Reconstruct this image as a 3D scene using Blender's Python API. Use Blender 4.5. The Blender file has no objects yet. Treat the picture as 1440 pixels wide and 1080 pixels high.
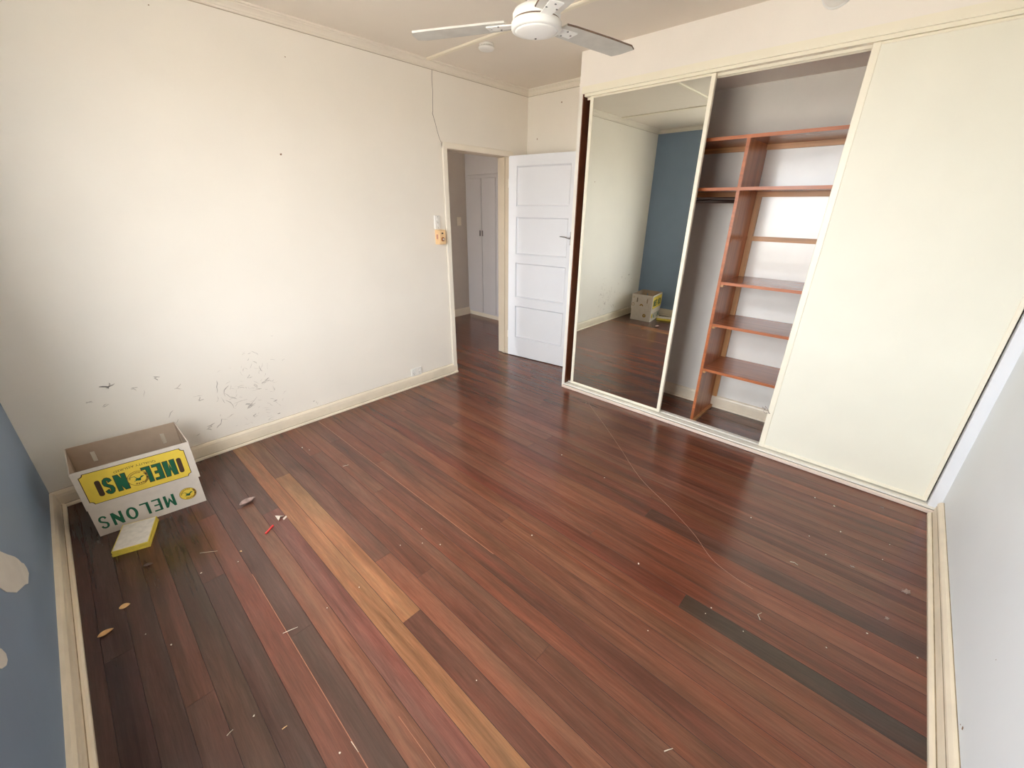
import bpy, bmesh, math, random
from mathutils import Vector, Matrix, Euler

# ---------------------------------------------------------------- camera, sky, exposure
S = bpy.context.scene
COL = S.collection
F_PX, YAW, PITCH, ROLL = 576.716, 0.746, -0.4072, 0.0094
CAM = Vector((0.3885, 0.5165, 1.5819))
cam_d = bpy.data.cameras.new('camera')
cam_d.sensor_fit = 'HORIZONTAL'; cam_d.sensor_width = 36.0
cam_d.lens = 36.0 * F_PX / 1440.0
cam_d.clip_start = 0.02; cam_d.clip_end = 300
cam = bpy.data.objects.new('camera', cam_d); COL.objects.link(cam)
fwd = Vector((math.cos(YAW)*math.cos(PITCH), math.sin(YAW)*math.cos(PITCH), math.sin(PITCH)))
rgt = Vector((math.sin(YAW), -math.cos(YAW), 0)); up = rgt.cross(fwd)
r2 = math.cos(ROLL)*rgt + math.sin(ROLL)*up
u2 = -math.sin(ROLL)*rgt + math.cos(ROLL)*up
M = Matrix.Identity(4)
for i in range(3):
    M[i][0], M[i][1], M[i][2], M[i][3] = r2[i], u2[i], -fwd[i], CAM[i]
cam.matrix_world = M
S.camera = cam

SKY = 20.0
w = bpy.data.worlds.new('overcast_sky'); S.world = w; w.use_nodes = True
bg = w.node_tree.nodes['Background']
bg.inputs['Color'].default_value = (0.93, 0.965, 1.0, 1); bg.inputs['Strength'].default_value = SKY
S.view_settings.view_transform = 'Standard'; S.view_settings.look = 'None'
S.view_settings.gamma = 1.0; S.view_settings.use_curve_mapping = False
S.view_settings.exposure = 0.0
try:
    S.cycles.max_bounces = 14; S.cycles.diffuse_bounces = 9; S.cycles.glossy_bounces = 6
    S.cycles.sample_clamp_indirect = 20.0
except Exception: pass

# window openings that let the daylight in (room window, unseen hall opening added for light)
WIN = (0.95, 2.45, 0.74, 2.20)       # y0 y1 z0 z1 in the blue wall
HALL_OPENING = (4.52, 4.96, 0.0, 2.06)
def portal(name, x, y0, y1, z0, z1):
    d = bpy.data.lights.new(name, 'AREA'); d.shape = 'RECTANGLE'
    d.size = z1 - z0; d.size_y = y1 - y0
    d.cycles.is_portal = True
    o = bpy.data.objects.new(name, d); COL.objects.link(o)
    o.location = (x, (y0+y1)/2, (z0+z1)/2); o.rotation_euler = (0, -math.pi/2, 0)
portal('window_portal', -0.16, *WIN)
portal('hall_portal', -0.16, *HALL_OPENING)

# ---------------------------------------------------------------- helpers
rng = random.Random(7)
def lin(c):
    return tuple((x/255/12.92 if x/255 <= .04045 else ((x/255+.055)/1.055)**2.4) for x in c) + (1.0,)

def mat(name, rgb, rough=.6, metal=0., noise=.0, nscale=6., bump=0., bscale=60., spec=.5, coat=0.):
    m = bpy.data.materials.new(name); m.use_nodes = True
    nt = m.node_tree; b = nt.nodes['Principled BSDF']
    b.inputs['Base Color'].default_value = lin(rgb)
    b.inputs['Roughness'].default_value = rough; b.inputs['Metallic'].default_value = metal
    b.inputs['Specular IOR Level'].default_value = spec; b.inputs['Coat Weight'].default_value = coat
    if noise or bump:
        geo = nt.nodes.new('ShaderNodeNewGeometry')
    if noise:
        n = nt.nodes.new('ShaderNodeTexNoise'); n.inputs['Scale'].default_value = nscale
        n.inputs['Detail'].default_value = 5
        nt.links.new(geo.outputs['Position'], n.inputs['Vector'])
        mr = nt.nodes.new('ShaderNodeMapRange'); mr.inputs['From Min'].default_value = .3; mr.inputs['From Max'].default_value = .7
        mr.inputs['To Min'].default_value = 1-noise; mr.inputs['To Max'].default_value = 1+noise*.6
        nt.links.new(n.outputs['Fac'], mr.inputs['Value'])
        mx = nt.nodes.new('ShaderNodeVectorMath'); mx.operation = 'SCALE'
        mx.inputs[0].default_value = lin(rgb)[:3]
        nt.links.new(mr.outputs['Result'], mx.inputs['Scale']); nt.links.new(mx.outputs['Vector'], b.inputs['Base Color'])
    if bump:
        n2 = nt.nodes.new('ShaderNodeTexNoise'); n2.inputs['Scale'].default_value = bscale; n2.inputs['Detail'].default_value = 4
        nt.links.new(geo.outputs['Position'], n2.inputs['Vector'])
        bp = nt.nodes.new('ShaderNodeBump'); bp.inputs['Strength'].default_value = bump; bp.inputs['Distance'].default_value = .002
        nt.links.new(n2.outputs['Fac'], bp.inputs['Height']); nt.links.new(bp.outputs['Normal'], b.inputs['Normal'])
    return m

def wood(name, rgb, axis, rough=.35, contrast=.35, use_obj=False, coat=0., freq=26.):
    """streaky timber, grain along axis (0,1,2); colour from rgb or from the object's own colour"""
    m = bpy.data.materials.new(name); m.use_nodes = True
    nt = m.node_tree; b = nt.nodes['Principled BSDF']; L = nt.links.new
    geo = nt.nodes.new('ShaderNodeNewGeometry'); oi = nt.nodes.new('ShaderNodeObjectInfo')
    off = nt.nodes.new('ShaderNodeVectorMath'); off.operation = 'ADD'
    sc = nt.nodes.new('ShaderNodeVectorMath'); sc.operation = 'SCALE'; sc.inputs[0].default_value = (37., 61., 23.)
    L(oi.outputs['Random'], sc.inputs['Scale']); L(geo.outputs['Position'], off.inputs[0]); L(sc.outputs['Vector'], off.inputs[1])
    mp = nt.nodes.new('ShaderNodeMapping'); s = [freq]*3; s[axis] = freq/18.
    mp.inputs['Scale'].default_value = s; L(off.outputs['Vector'], mp.inputs['Vector'])
    n = nt.nodes.new('ShaderNodeTexNoise'); n.inputs['Scale'].default_value = 1.; n.inputs['Detail'].default_value = 7
    n.inputs['Roughness'].default_value = .62; n.inputs['Distortion'].default_value = .6
    L(mp.outputs['Vector'], n.inputs['Vector'])
    mp2 = nt.nodes.new('ShaderNodeMapping'); s2 = [freq*7]*3; s2[axis] = freq/7.
    mp2.inputs['Scale'].default_value = s2; L(off.outputs['Vector'], mp2.inputs['Vector'])
    n2 = nt.nodes.new('ShaderNodeTexNoise'); n2.inputs['Scale'].default_value = 1.; n2.inputs['Detail'].default_value = 4
    L(mp2.outputs['Vector'], n2.inputs['Vector'])
    ad = nt.nodes.new('ShaderNodeMath'); ad.operation = 'MULTIPLY_ADD'; ad.inputs[1].default_value = .35
    L(n2.outputs['Fac'], ad.inputs[0]); L(n.outputs['Fac'], ad.inputs[2])
    mr = nt.nodes.new('ShaderNodeMapRange'); mr.inputs['From Min'].default_value = .42; mr.inputs['From Max'].default_value = .93
    mr.inputs['To Min'].default_value = 1-contrast; mr.inputs['To Max'].default_value = 1+contrast
    L(ad.outputs['Value'], mr.inputs['Value'])
    mx = nt.nodes.new('ShaderNodeVectorMath'); mx.operation = 'SCALE'; L(mr.outputs['Result'], mx.inputs['Scale'])
    if use_obj: L(oi.outputs['Color'], mx.inputs[0])
    else: mx.inputs[0].default_value = lin(rgb)[:3]
    L(mx.outputs['Vector'], b.inputs['Base Color'])
    n3 = nt.nodes.new('ShaderNodeTexNoise'); n3.inputs['Scale'].default_value = 3.; n3.inputs['Detail'].default_value = 6
    L(geo.outputs['Position'], n3.inputs['Vector'])
    rr = nt.nodes.new('ShaderNodeMapRange'); rr.inputs['From Min'].default_value = .3; rr.inputs['From Max'].default_value = .7
    rr.inputs['To Min'].default_value = rough*.85; rr.inputs['To Max'].default_value = rough*1.15
    L(n3.outputs['Fac'], rr.inputs['Value']); L(rr.outputs['Result'], b.inputs['Roughness'])
    bp = nt.nodes.new('ShaderNodeBump'); bp.inputs['Strength'].default_value = .12; bp.inputs['Distance'].default_value = .001
    L(ad.outputs['Value'], bp.inputs['Height']); L(bp.outputs['Normal'], b.inputs['Normal'])
    b.inputs['Coat Weight'].default_value = coat; b.inputs['Coat Roughness'].default_value = .12
    return m

def floor_wood():
    m = bpy.data.materials.new('jarrah_boards'); m.use_nodes = True
    nt = m.node_tree; b = nt.nodes['Principled BSDF']; L = nt.links.new; N = nt.nodes.new
    geo = N('ShaderNodeNewGeometry'); oi = N('ShaderNodeObjectInfo')
    sc = N('ShaderNodeVectorMath'); sc.operation = 'SCALE'; sc.inputs[0].default_value = (37., 61., 0.); L(oi.outputs['Random'], sc.inputs['Scale'])
    off = N('ShaderNodeVectorMath'); off.operation = 'ADD'; L(geo.outputs['Position'], off.inputs[0]); L(sc.outputs['Vector'], off.inputs[1])
    def noise(vec, sx, sy, det, dist, rough=.6):
        mp = N('ShaderNodeMapping'); mp.inputs['Scale'].default_value = (sx, sy, 1); L(vec, mp.inputs['Vector'])
        n = N('ShaderNodeTexNoise'); n.inputs['Scale'].default_value = 1; n.inputs['Detail'].default_value = det
        n.inputs['Distortion'].default_value = dist; n.inputs['Roughness'].default_value = rough
        L(mp.outputs['Vector'], n.inputs['Vector']); return n.outputs['Fac']
    def rng_(v, a0, a1, b0, b1):
        r = N('ShaderNodeMapRange'); r.inputs['From Min'].default_value = a0; r.inputs['From Max'].default_value = a1
        r.inputs['To Min'].default_value = b0; r.inputs['To Max'].default_value = b1; L(v, r.inputs['Value']); return r.outputs['Result']
    def mul(x, y):
        q = N('ShaderNodeMath'); q.operation = 'MULTIPLY'; L(x, q.inputs[0]); L(y, q.inputs[1]); return q.outputs['Value']
    O = off.outputs['Vector']
    broad = rng_(noise(O, 16, 1.1, 4, .8), .3, .7, .66, 1.28)      # wide heartwood streaks
    fine = rng_(noise(O, 110, 5., 6, .4, .7), .3, .7, .80, 1.20)   # fine figure
    pores = rng_(noise(O, 420, 14., 3, 0.), .35, .65, .90, 1.10)
    cloud = rng_(noise(geo.outputs['Position'], 1.3, .9, 3, .5), .3, .7, .90, 1.12)  # uneven wear of the finish
    val = mul(mul(broad, fine), mul(pores, cloud))
    hue = rng_(noise(O, 9, .7, 3, .6), .35, .65, 0, 1)
    mix = N('ShaderNodeMix'); mix.data_type = 'RGBA'; mix.blend_type = 'MULTIPLY'; mix.inputs['Factor'].default_value = 1
    ramp = N('ShaderNodeMix'); ramp.data_type = 'RGBA'
    ramp.inputs[6].default_value = (1.08, .94, .90, 1); ramp.inputs[7].default_value = (.92, 1.06, 1.04, 1)
    L(hue, ramp.inputs['Factor']); L(oi.outputs['Color'], mix.inputs[6]); L(ramp.outputs[2], mix.inputs[7])
    mx = N('ShaderNodeVectorMath'); mx.operation = 'SCALE'; L(mix.outputs[2], mx.inputs[0]); L(val, mx.inputs['Scale'])
    L(mx.outputs['Vector'], b.inputs['Base Color'])
    L(rng_(noise(geo.outputs['Position'], 3, 2, 6, .5), .3, .7, .205, .262), b.inputs['Roughness'])
    bp = N('ShaderNodeBump'); bp.inputs['Strength'].default_value = .10; bp.inputs['Distance'].default_value = .001
    L(fine, bp.inputs['Height']); L(bp.outputs['Normal'], b.inputs['Normal'])
    b.inputs['Coat Weight'].default_value = .2; b.inputs['Coat Roughness'].default_value = .14
    return m

def link(name, me, material=None, parent=None, loc=(0,0,0), rot=(0,0,0)):
    me.name = name
    o = bpy.data.objects.new(name, me); COL.objects.link(o)
    if material is not None and not me.materials: me.materials.append(material)
    o.parent = parent; o.location = loc; o.rotation_euler = rot
    return o
def from_bm(bm, name, material=None, parent=None, smooth=False, **k):
    me = bpy.data.meshes.new(name); bmesh.ops.recalc_face_normals(bm, faces=bm.faces[:]); bm.to_mesh(me); bm.free()
    if smooth:
        for p in me.polygons: p.use_smooth = True
    return link(name, me, material, parent, **k)
def bbox(bm, x0, x1, y0, y1, z0, z1):
    v = [bm.verts.new((x, y, z)) for x in (x0, x1) for y in (y0, y1) for z in (z0, z1)]
    for f in ((0,1,3,2),(4,6,7,5),(0,4,5,1),(2,3,7,6),(0,2,6,4),(1,5,7,3)):
        bm.faces.new([v[i] for i in f])
def box(name, x0, x1, y0, y1, z0, z1, material, parent=None, bevel=0., seg=1, **k):
    bm = bmesh.new(); bbox(bm, x0, x1, y0, y1, z0, z1)
    if bevel: bmesh.ops.bevel(bm, geom=bm.edges[:], offset=bevel, segments=seg, affect='EDGES', profile=.6)
    return from_bm(bm, name, material, parent, **k)
def boxes(name, lst, material, parent=None, **k):
    bm = bmesh.new()
    for b in lst: bbox(bm, *b)
    return from_bm(bm, name, material, parent, **k)
def prism(name, prof, a0, a1, axis, material, parent=None, flip=1, base=(0,0,0), **k):
    """profile (d,z) swept along axis 'x' or 'y'; d goes away from the wall by flip"""
    bm = bmesh.new(); rings = []
    for a in (a0, a1):
        ring = []
        for d, z in prof:
            p = (a, base[1]+flip*d, base[2]+z) if axis == 'x' else (base[0]+flip*d, a, base[2]+z)
            ring.append(bm.verts.new(p))
        rings.append(ring)
    n = len(prof)
    for i in range(n): bm.faces.new((rings[0][i], rings[0][(i+1)%n], rings[1][(i+1)%n], rings[1][i]))
    bm.faces.new(rings[0]); bm.faces.new(rings[1])
    return from_bm(bm, name, material, parent, **k)
def lathe(name, prof, material, parent=None, n=48, **k):
    bm = bmesh.new(); rings = []
    for r, z in prof:
        rings.append([bm.verts.new((r*math.cos(2*math.pi*i/n), r*math.sin(2*math.pi*i/n), z)) for i in range(n)] if r > 1e-6 else [bm.verts.new((0,0,z))])
    for a, b in zip(rings, rings[1:]):
        if len(a) == 1 and len(b) == 1: continue
        for i in range(n):
            j = (i+1) % n
            vs = []
            for v in ((a[i], a[j], b[j], b[i]) if len(a) > 1 and len(b) > 1 else ((a[0], b[j], b[i]) if len(a) == 1 else (a[i], a[j], b[0]))): vs.append(v)
            bm.faces.new(vs)
    return from_bm(bm, name, material, parent, smooth=k.pop('smooth', True), **k)
def tube_bm(bm, pts, r, n=6, taper=1.):
    pts = [Vector(p) for p in pts]; rings = []
    for i, p in enumerate(pts):
        t = (pts[min(i+1, len(pts)-1)] - pts[max(i-1, 0)]).normalized()
        a = t.cross(Vector((0,0,1)) if abs(t.z) < .9 else Vector((1,0,0))).normalized(); b = t.cross(a)
        rr = r*(1+(taper-1)*i/(len(pts)-1))
        rings.append([bm.verts.new(p+rr*(math.cos(2*math.pi*k/n)*a+math.sin(2*math.pi*k/n)*b)) for k in range(n)])
    for A, B in zip(rings, rings[1:]):
        for k in range(n): bm.faces.new((A[k], A[(k+1)%n], B[(k+1)%n], B[k]))
    bm.faces.new(rings[0]); bm.faces.new(rings[-1])
def tube(name, pts, r, material, parent=None, n=8, taper=1., **k):
    bm = bmesh.new(); tube_bm(bm, pts, r, n, taper)
    return from_bm(bm, name, material, parent, smooth=True, **k)
def ribbon(bm, pts, wid, nrm):
    """flat strip following pts, width wid (per point allowed), lying in the plane with normal nrm"""
    pts = [Vector(p) for p in pts]; nrm = Vector(nrm); prev = None
    for i, p in enumerate(pts):
        t = (pts[min(i+1, len(pts)-1)] - pts[max(i-1, 0)]).normalized(); s = t.cross(nrm).normalized()
        ww = (wid[i] if isinstance(wid, (list, tuple)) else wid)/2
        cur = (bm.verts.new(p+s*ww), bm.verts.new(p-s*ww))
        if prev: bm.faces.new((prev[0], prev[1], cur[1], cur[0]))
        prev = cur
def empty(name, loc=(0,0,0), rz=0., label=None, cat=None, group=None, kind=None):
    o = bpy.data.objects.new(name, None); COL.objects.link(o); o.location = loc; o.rotation_euler = (0,0,rz)
    o.empty_display_size = .05
    return tag(o, label, cat, group, kind)
def tag(o, label=None, cat=None, group=None, kind=None):
    for k, v in (('label', label), ('category', cat), ('group', group), ('kind', kind)):
        if v: o[k] = v
    return o
def struct(o, label, cat): return tag(o, label, cat, kind='structure')

# ---------------------------------------------------------------- materials
m_wall   = mat('cream_wall_paint', (240, 234, 223), .55, noise=.025, nscale=2.2, bump=.10, bscale=45)
m_wallR  = mat('cool_white_wall_paint', (226, 230, 233), .6, noise=.02, nscale=2.5, bump=.10, bscale=45)
m_hall   = mat('hall_paint_dimmed', (206, 197, 188), .6, noise=.03)  # hall dimness put into a darker copy of the wall cream
m_bulk   = mat('bulkhead_paint', (246, 240, 231), .6, noise=.015, bump=.05)
m_blue   = mat('blue_wall_paint', (131, 152, 176), .5, noise=.05, nscale=3., bump=.10, bscale=45)
m_bare   = mat('bare_plaster', (214, 211, 203), .8, noise=.05, nscale=14)
m_ceil   = mat('ceiling_paint', (236, 227, 214), .7, noise=.03, nscale=1.6)
m_batten = mat('batten_cream_paint', (240, 232, 212), .5)
m_corn   = mat('cornice_paint', (234, 226, 211), .55, noise=.02)
m_skirt  = mat('skirting_cream_gloss', (234, 221, 199), .35, noise=.07, nscale=9, bump=.12, bscale=30)
m_arch   = mat('architrave_cream_gloss', (240, 232, 216), .35, noise=.03, nscale=8)
m_jamb   = mat('jamb_cream_shaded', (206, 192, 170), .45, noise=.04)  # darker cream carries the jamb's shade in its colour
m_door   = mat('white_door_gloss', (236, 238, 242), .35, noise=.01)
m_white  = mat('white_plastic', (236, 234, 228), .35)
m_grille = mat('grey_slots', (120, 116, 108), .6)
m_yplast = mat('aged_yellow_plastic', (242, 206, 156), .45, noise=.08, nscale=60)
m_brown  = mat('brown_knob_plastic', (150, 96, 50), .4)
m_dark   = mat('dark_recess', (45, 32, 26), .6)
m_pink   = mat('faded_sticker', (196, 140, 120), .5)
m_robe   = mat('robe_frame_cream', (246, 240, 221), .35, noise=.02)
m_panel  = mat('robe_panel_cream', (239, 237, 222), .5, noise=.02, nscale=4, bump=.12, bscale=35)
m_track  = mat('track_white', (240, 236, 226), .3, noise=.03)
m_lip    = mat('sill_lip', (232, 214, 200), .4, noise=.04)
m_mirror = mat('mirror_glass', (218, 221, 215), .012, metal=1.)
m_lining = mat('robe_lining_gloss', (226, 222, 214), .22, noise=.03, nscale=7, bump=.5, bscale=14, spec=.7)
m_brownj = mat('stained_brown_jamb', (106, 58, 34), .4, noise=.15, nscale=20)
m_shelfY = wood('shelf_timber_y', (166, 100, 66), 1, .225, .3)
m_shelfX = wood('divider_timber_z', (190, 120, 80), 2, .225, .3)
m_edge   = wood('edge_timber', (178, 102, 58), 1, .36, .3)
m_cleat  = wood('pale_cleat_timber', (194, 142, 92), 1, .4, .3)
m_cleatZ = wood('pale_batten_timber', (196, 146, 96), 2, .4, .3)
m_rail   = mat('hanging_rail_steel', (96, 84, 78), .3, metal=.8)
m_floor  = floor_wood()
m_joint  = mat('board_joint_shadow', (58, 36, 28), .8)
m_sub    = mat('subfloor_gap', (34, 22, 18), .9)
m_filler = mat('board_joint_putty', (150, 92, 64), .6, noise=.2, nscale=30)
m_cup    = mat('cupboard_grey_white', (214, 212, 214), .4, noise=.01)
m_chrome = mat('chrome', (180, 180, 182), .2, metal=1.)
m_fan    = mat('fan_white_enamel', (236, 236, 232), .3)
m_blade  = mat('fan_blade_dusty', (205, 203, 196), .45, noise=.12, nscale=14)
m_bladee = mat('fan_blade_grimy_edge', (120, 98, 82), .6, noise=.2, nscale=30)
m_card   = mat('carton_white_outside', (208, 197, 184), .75, noise=.06, nscale=22)
m_cardin = mat('carton_brown_inside', (176, 155, 134), .85, noise=.06, nscale=18)
m_yel    = mat('print_yellow', (226, 196, 70), .7, noise=.05, nscale=25)
m_green  = mat('print_green', (20, 92, 62), .7, noise=.08, nscale=60)
m_ink    = mat('print_brown', (70, 48, 30), .7)
m_inkl   = mat('print_ochre', (150, 116, 40), .7)
m_padw   = mat('pad_dusty_white', (214, 206, 196), .9, noise=.12, nscale=45, bump=.4, bscale=90)
m_pady   = mat('pad_yellow', (222, 198, 78), .8, noise=.1, nscale=40)
m_leafp  = mat('dry_leaf_straw', (220, 178, 122), .7, noise=.15, nscale=60)
m_leafd  = mat('dry_leaf_brown', (168, 142, 132), .6, noise=.45, nscale=60)
m_leafs  = mat('leaf_scrap_dark', (92, 70, 62), .7, noise=.3, nscale=70)
m_leafu  = mat('dry_leaf_pale_edge', (206, 190, 172), .7, noise=.2, nscale=80)
m_red    = mat('red_plastic', (214, 62, 58), .45)
m_dust   = mat('grey_dust_fluff', (150, 128, 118), .95, noise=.2, nscale=90)
m_crumb  = mat('pale_crumb', (214, 198, 176), .8)
m_thread = mat('pale_thread', (176, 128, 104), .8)
m_scuff  = mat('wall_crack_dirt', (192, 183, 172), .8, noise=.35, nscale=40)
m_crack  = mat('wall_crack', (120, 108, 94), .9)
m_mark   = mat('dark_spot', (140, 112, 90), .8)
m_ground  = mat('outside_ground_bounce', (206, 196, 182), .9, noise=.2)  # unseen ground, pale tone chosen to bounce daylight up to the ceiling

# ---------------------------------------------------------------- room shell
LX, LY, H, XB = 3.40, 3.65, 2.612, 3.972     # robe front, left wall, ceiling, far wall
HY, HX = 5.46, 4.71                          # hall far wall, hall cupboard front
T = .12
# floor : sub floor and single boards
floor = struct(box('floor', -.12, 4.85, -.12, 5.58, -.08, -.0185, m_sub), 'dark red-brown polished timber board floor', 'floor')
P = .0858
unit = bpy.data.meshes.new('floorboard')
ub = bmesh.new()
b_ = .0005
# unit board: width P-gap, length 1 (scaled on y), top edges chamfered
wd = P - .0006
prof = [(0,-.018),(wd,-.018),(wd,-b_),(wd-b_,0),(b_,0),(0,-b_)]
rs = [[ub.verts.new((x, yy, z)) for x, z in prof] for yy in (0., 1.)]
for i in range(6): ub.faces.new((rs[0][i], rs[0][(i+1)%6], rs[1][(i+1)%6], rs[1][i]))
ub.faces.new(rs[0]); ub.faces.new(rs[1])
bmesh.ops.recalc_face_normals(ub, faces=ub.faces[:]); ub.to_mesh(unit); ub.free(); unit.materials.append(m_floor); unit.materials.append(m_joint)
for p_ in unit.polygons:
    if p_.normal.z < .9: p_.material_index = 1
PAL = [(98,52,38),(106,57,40),(90,48,38),(112,62,44),(84,46,38),(100,50,34),(94,56,44),(116,60,40),(88,44,34)]
LIGHT = (126, 78, 50)
SPECIAL = {  # column: list of (y0, y1, colour); weaker reflection on the left painted darker
  0:[(0,5.5,(66,42,38))], 1:[(0,2.3,(58,38,38)),(2.3,5.5,(64,42,40))], 2:[(0,5.5,(64,42,38))], 3:[(0,1.9,(70,43,36)),(1.9,5.5,(74,45,36))],
  4:[(0,3.1,(62,42,34)),(3.1,5.5,(66,42,36))], 5:[(0,2.45,(64,42,38)),(2.45,5.5,(70,43,38))], 6:[(0,2.95,(98,52,42)),(2.95,5.5,(70,46,42))],
  7:[(0,1.9,(68,46,42)),(1.9,5.5,(76,48,44))],
  8:[(0,2.9,(112,66,50)),(2.9,5.5,(80,50,46))], 9:[(0,2.75,(104,56,50)),(2.75,5.5,(84,52,46))],
  10:[(0,3.62,LIGHT),(3.62,5.5,(96,60,44))],
  11:[(0,1.63,(88,48,38)),(1.63,3.05,LIGHT),(3.05,5.5,(104,66,48))],
  12:[(0,2.0,(112,64,46)),(2.0,5.5,(96,56,44))],
  21:[(0,.83,(64,44,36)),(.83,5.5,(96,44,32))],
  26:[(0,1.2,(74,46,38)),(1.2,5.5,(96,50,38))],
}
for k in range(56):
    x = k*P
    if x > 4.74: break
    y0 = 0. if x < 4.0 else 3.7
    if k in SPECIAL: segs = SPECIAL[k]
    else:
        segs, y = [], y0
        first = True
        while y < 5.5:
            ln = rng.uniform(.9, 3.6) if first else rng.uniform(1.8, 4.2)
            first = False
            y1 = min(y+ln, 5.5)
            if 5.5-y1 < .5: y1 = 5.5
            c = rng.choice(PAL); j = rng.uniform(.9, 1.1)
            segs.append((y, y1, tuple(q*j for q in c))); y = y1
    for a, b, c in segs:
        o = bpy.data.objects.new('floorboard', unit); COL.objects.link(o)
        o.parent = floor; o.location = (x, a, 0); o.scale = (1, b-a-.0008, 1)
        if k not in SPECIAL: c = tuple(.55*q+.45*m0 for q, m0 in zip(c, (100,55,40)))
        elif k not in (10, 11, 21): c = tuple(.8*q+.2*m0 for q, m0 in zip(c, (88,52,42)))
        g_ = sum(c)/3; o.color = lin(tuple(min(255, (g_+(q-g_)*.78)*1.14*f_) for q, f_ in zip(c, (1., .985, .93))))
boxes('joint_filler', [(17*P-.0022, 17*P+.0012, 1.62, 3.6, -.004, .0003)], m_filler, floor)
boxes('joint_filler', [(7*P-.0016, 7*P+.0008, .9, 2.35, -.004, .0003)], m_filler, floor)
boxes('joint_filler', [(8*P+.055, 8*P+.0565, .7, 1.35, -.004, .0003)], m_filler, floor)

struct(box('ceiling', -.12, 4.85, -.12, 5.58, H, H+.1, m_ceil), 'dull cream sheet ceiling with timber cover battens', 'ceiling')
ceil = bpy.data.objects['ceiling']
bprof = [(-.021,0),(-.021,-.006),(-.014,-.011),(.014,-.011),(.021,-.006),(.021,0)]
prism('ceiling_batten', bprof, .02, LY-.03, 'y', m_batten, ceil, base=(2.752,0,H))
prism('ceiling_batten', bprof, .02, LY-.03, 'y', m_batten, ceil, base=(1.16,0,H))
prism('ceiling_batten', bprof, .03, 2.76, 'x', m_batten, ceil, base=(0,2.445,H-.0005))

# left wall (door in it)
DX0, DX1, DZ = 2.905, 3.722, 2.062
wl = struct(boxes('wall_left', [(-.12, DX0, LY, LY+T, 0, H), (DX1, XB, LY, LY+T, 0, H), (DX0, DX1, LY, LY+T, DZ, H)], m_wall), 'long cream wall with a cracked patch and the doorway', 'wall')
# blue wall with window
y0, y1, z0, z1 = WIN
hd = HALL_OPENING
wb = struct(boxes('wall_back', [(-.12, 0, -.12, y0, 0, H), (-.12, 0, y1, LY, 0, H), (-.12, 0, y0, y1, 0, z0), (-.12, 0, y0, y1, z1, H)], m_blue), 'blue painted wall with bare plaster patches', 'wall')
wr = struct(box('wall_right', 0, 3.97, -.12, 0, 0, H, m_wallR), 'plain cool white wall beside the wardrobe', 'wall')
wf = struct(box('wall_far', XB, XB+.1, -.12, LY, 0, H, m_wall), 'cream wall behind the open door and wardrobe', 'wall')
# wardrobe bulkhead and end nib
Y1 = 2.643
struct(boxes('wall_bulkhead', [(LX, XB, 0, Y1, 2.36, H)], m_bulk), 'cream bulkhead above the sliding wardrobe doors', 'wall')
struct(boxes('wall_nib', [(LX+.002, XB, 2.618, Y1, 0, 2.36)], m_wall), 'narrow wardrobe end wall beside the open door', 'wall')
# hall
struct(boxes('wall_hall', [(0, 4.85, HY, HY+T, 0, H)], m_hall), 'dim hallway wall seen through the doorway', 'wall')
struct(boxes('wall_hall_end', [(-.12, 0, LY+T, hd[0], 0, H), (-.12, 0, hd[1], HY+T, 0, H), (-.12, 0, hd[0], hd[1], hd[3], H), (-.12,0,LY,LY+T,0,H)], m_wall), 'hallway end wall with an added unseen opening for daylight', 'wall')
struct(boxes('wall_hall_right', [(HX+.55, HX+.65, 3.4, HY+T, 0, H), (XB+.1, HX+.55, LY, LY+.03, 0, H)], m_wall), 'wall behind the hallway cupboard', 'wall')
struct(box('ground', -60, 60, -60, 60, -.7, -.6, m_ground), 'unseen flat ground outside, added pale to bounce daylight indoors', 'ground')

# skirtings
sk = [(0,0),(.030,0),(.030,.010),(.026,.016),(.0185,.019),(.0185,.068),(.0165,.080),(.0175,.084),(.012,.096),(.006,.1015),(0,.1015)]
struct(prism('baseboard_left', sk, 0, 2.925, 'x', m_skirt, flip=-1, base=(0,LY,0)), 'worn cream skirting board along the cream wall', 'skirting board')
skD = [(0,0),(.040,0),(.040,.014),(.034,.021),(.024,.024),(.022,.06),(.019,.072),(.021,.078),(.020,.088),(.012,.101),(0,.104)]
struct(prism('baseboard_right', skD, 0, 3.352, 'x', m_skirt, flip=1, base=(0,0,0)), 'cream skirting board along the cool white wall', 'skirting board')
struct(prism('baseboard_back', skD, 0, LY-.02, 'y', m_skirt, flip=1, base=(0,0,0)), 'dusty cream skirting board under the blue wall', 'skirting board')
struct(prism('baseboard_far', sk, 0.0, 2.618, 'y', m_skirt, flip=-1, base=(XB-.012,0,0)), 'cream skirting at the back of the wardrobe', 'skirting board')
struct(prism('baseboard_nook', sk, Y1, LY, 'y', m_skirt, flip=-1, base=(XB,0,0)), 'cream skirting hidden behind the open door', 'skirting board')
struct(prism('baseboard_hall', [(0,0),(.02,0),(.02,.09),(.012,.11),(0,.11)], 0, HX, 'x', m_arch, flip=-1, base=(0,HY,0)), 'pale skirting along the hallway wall', 'skirting board')

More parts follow.
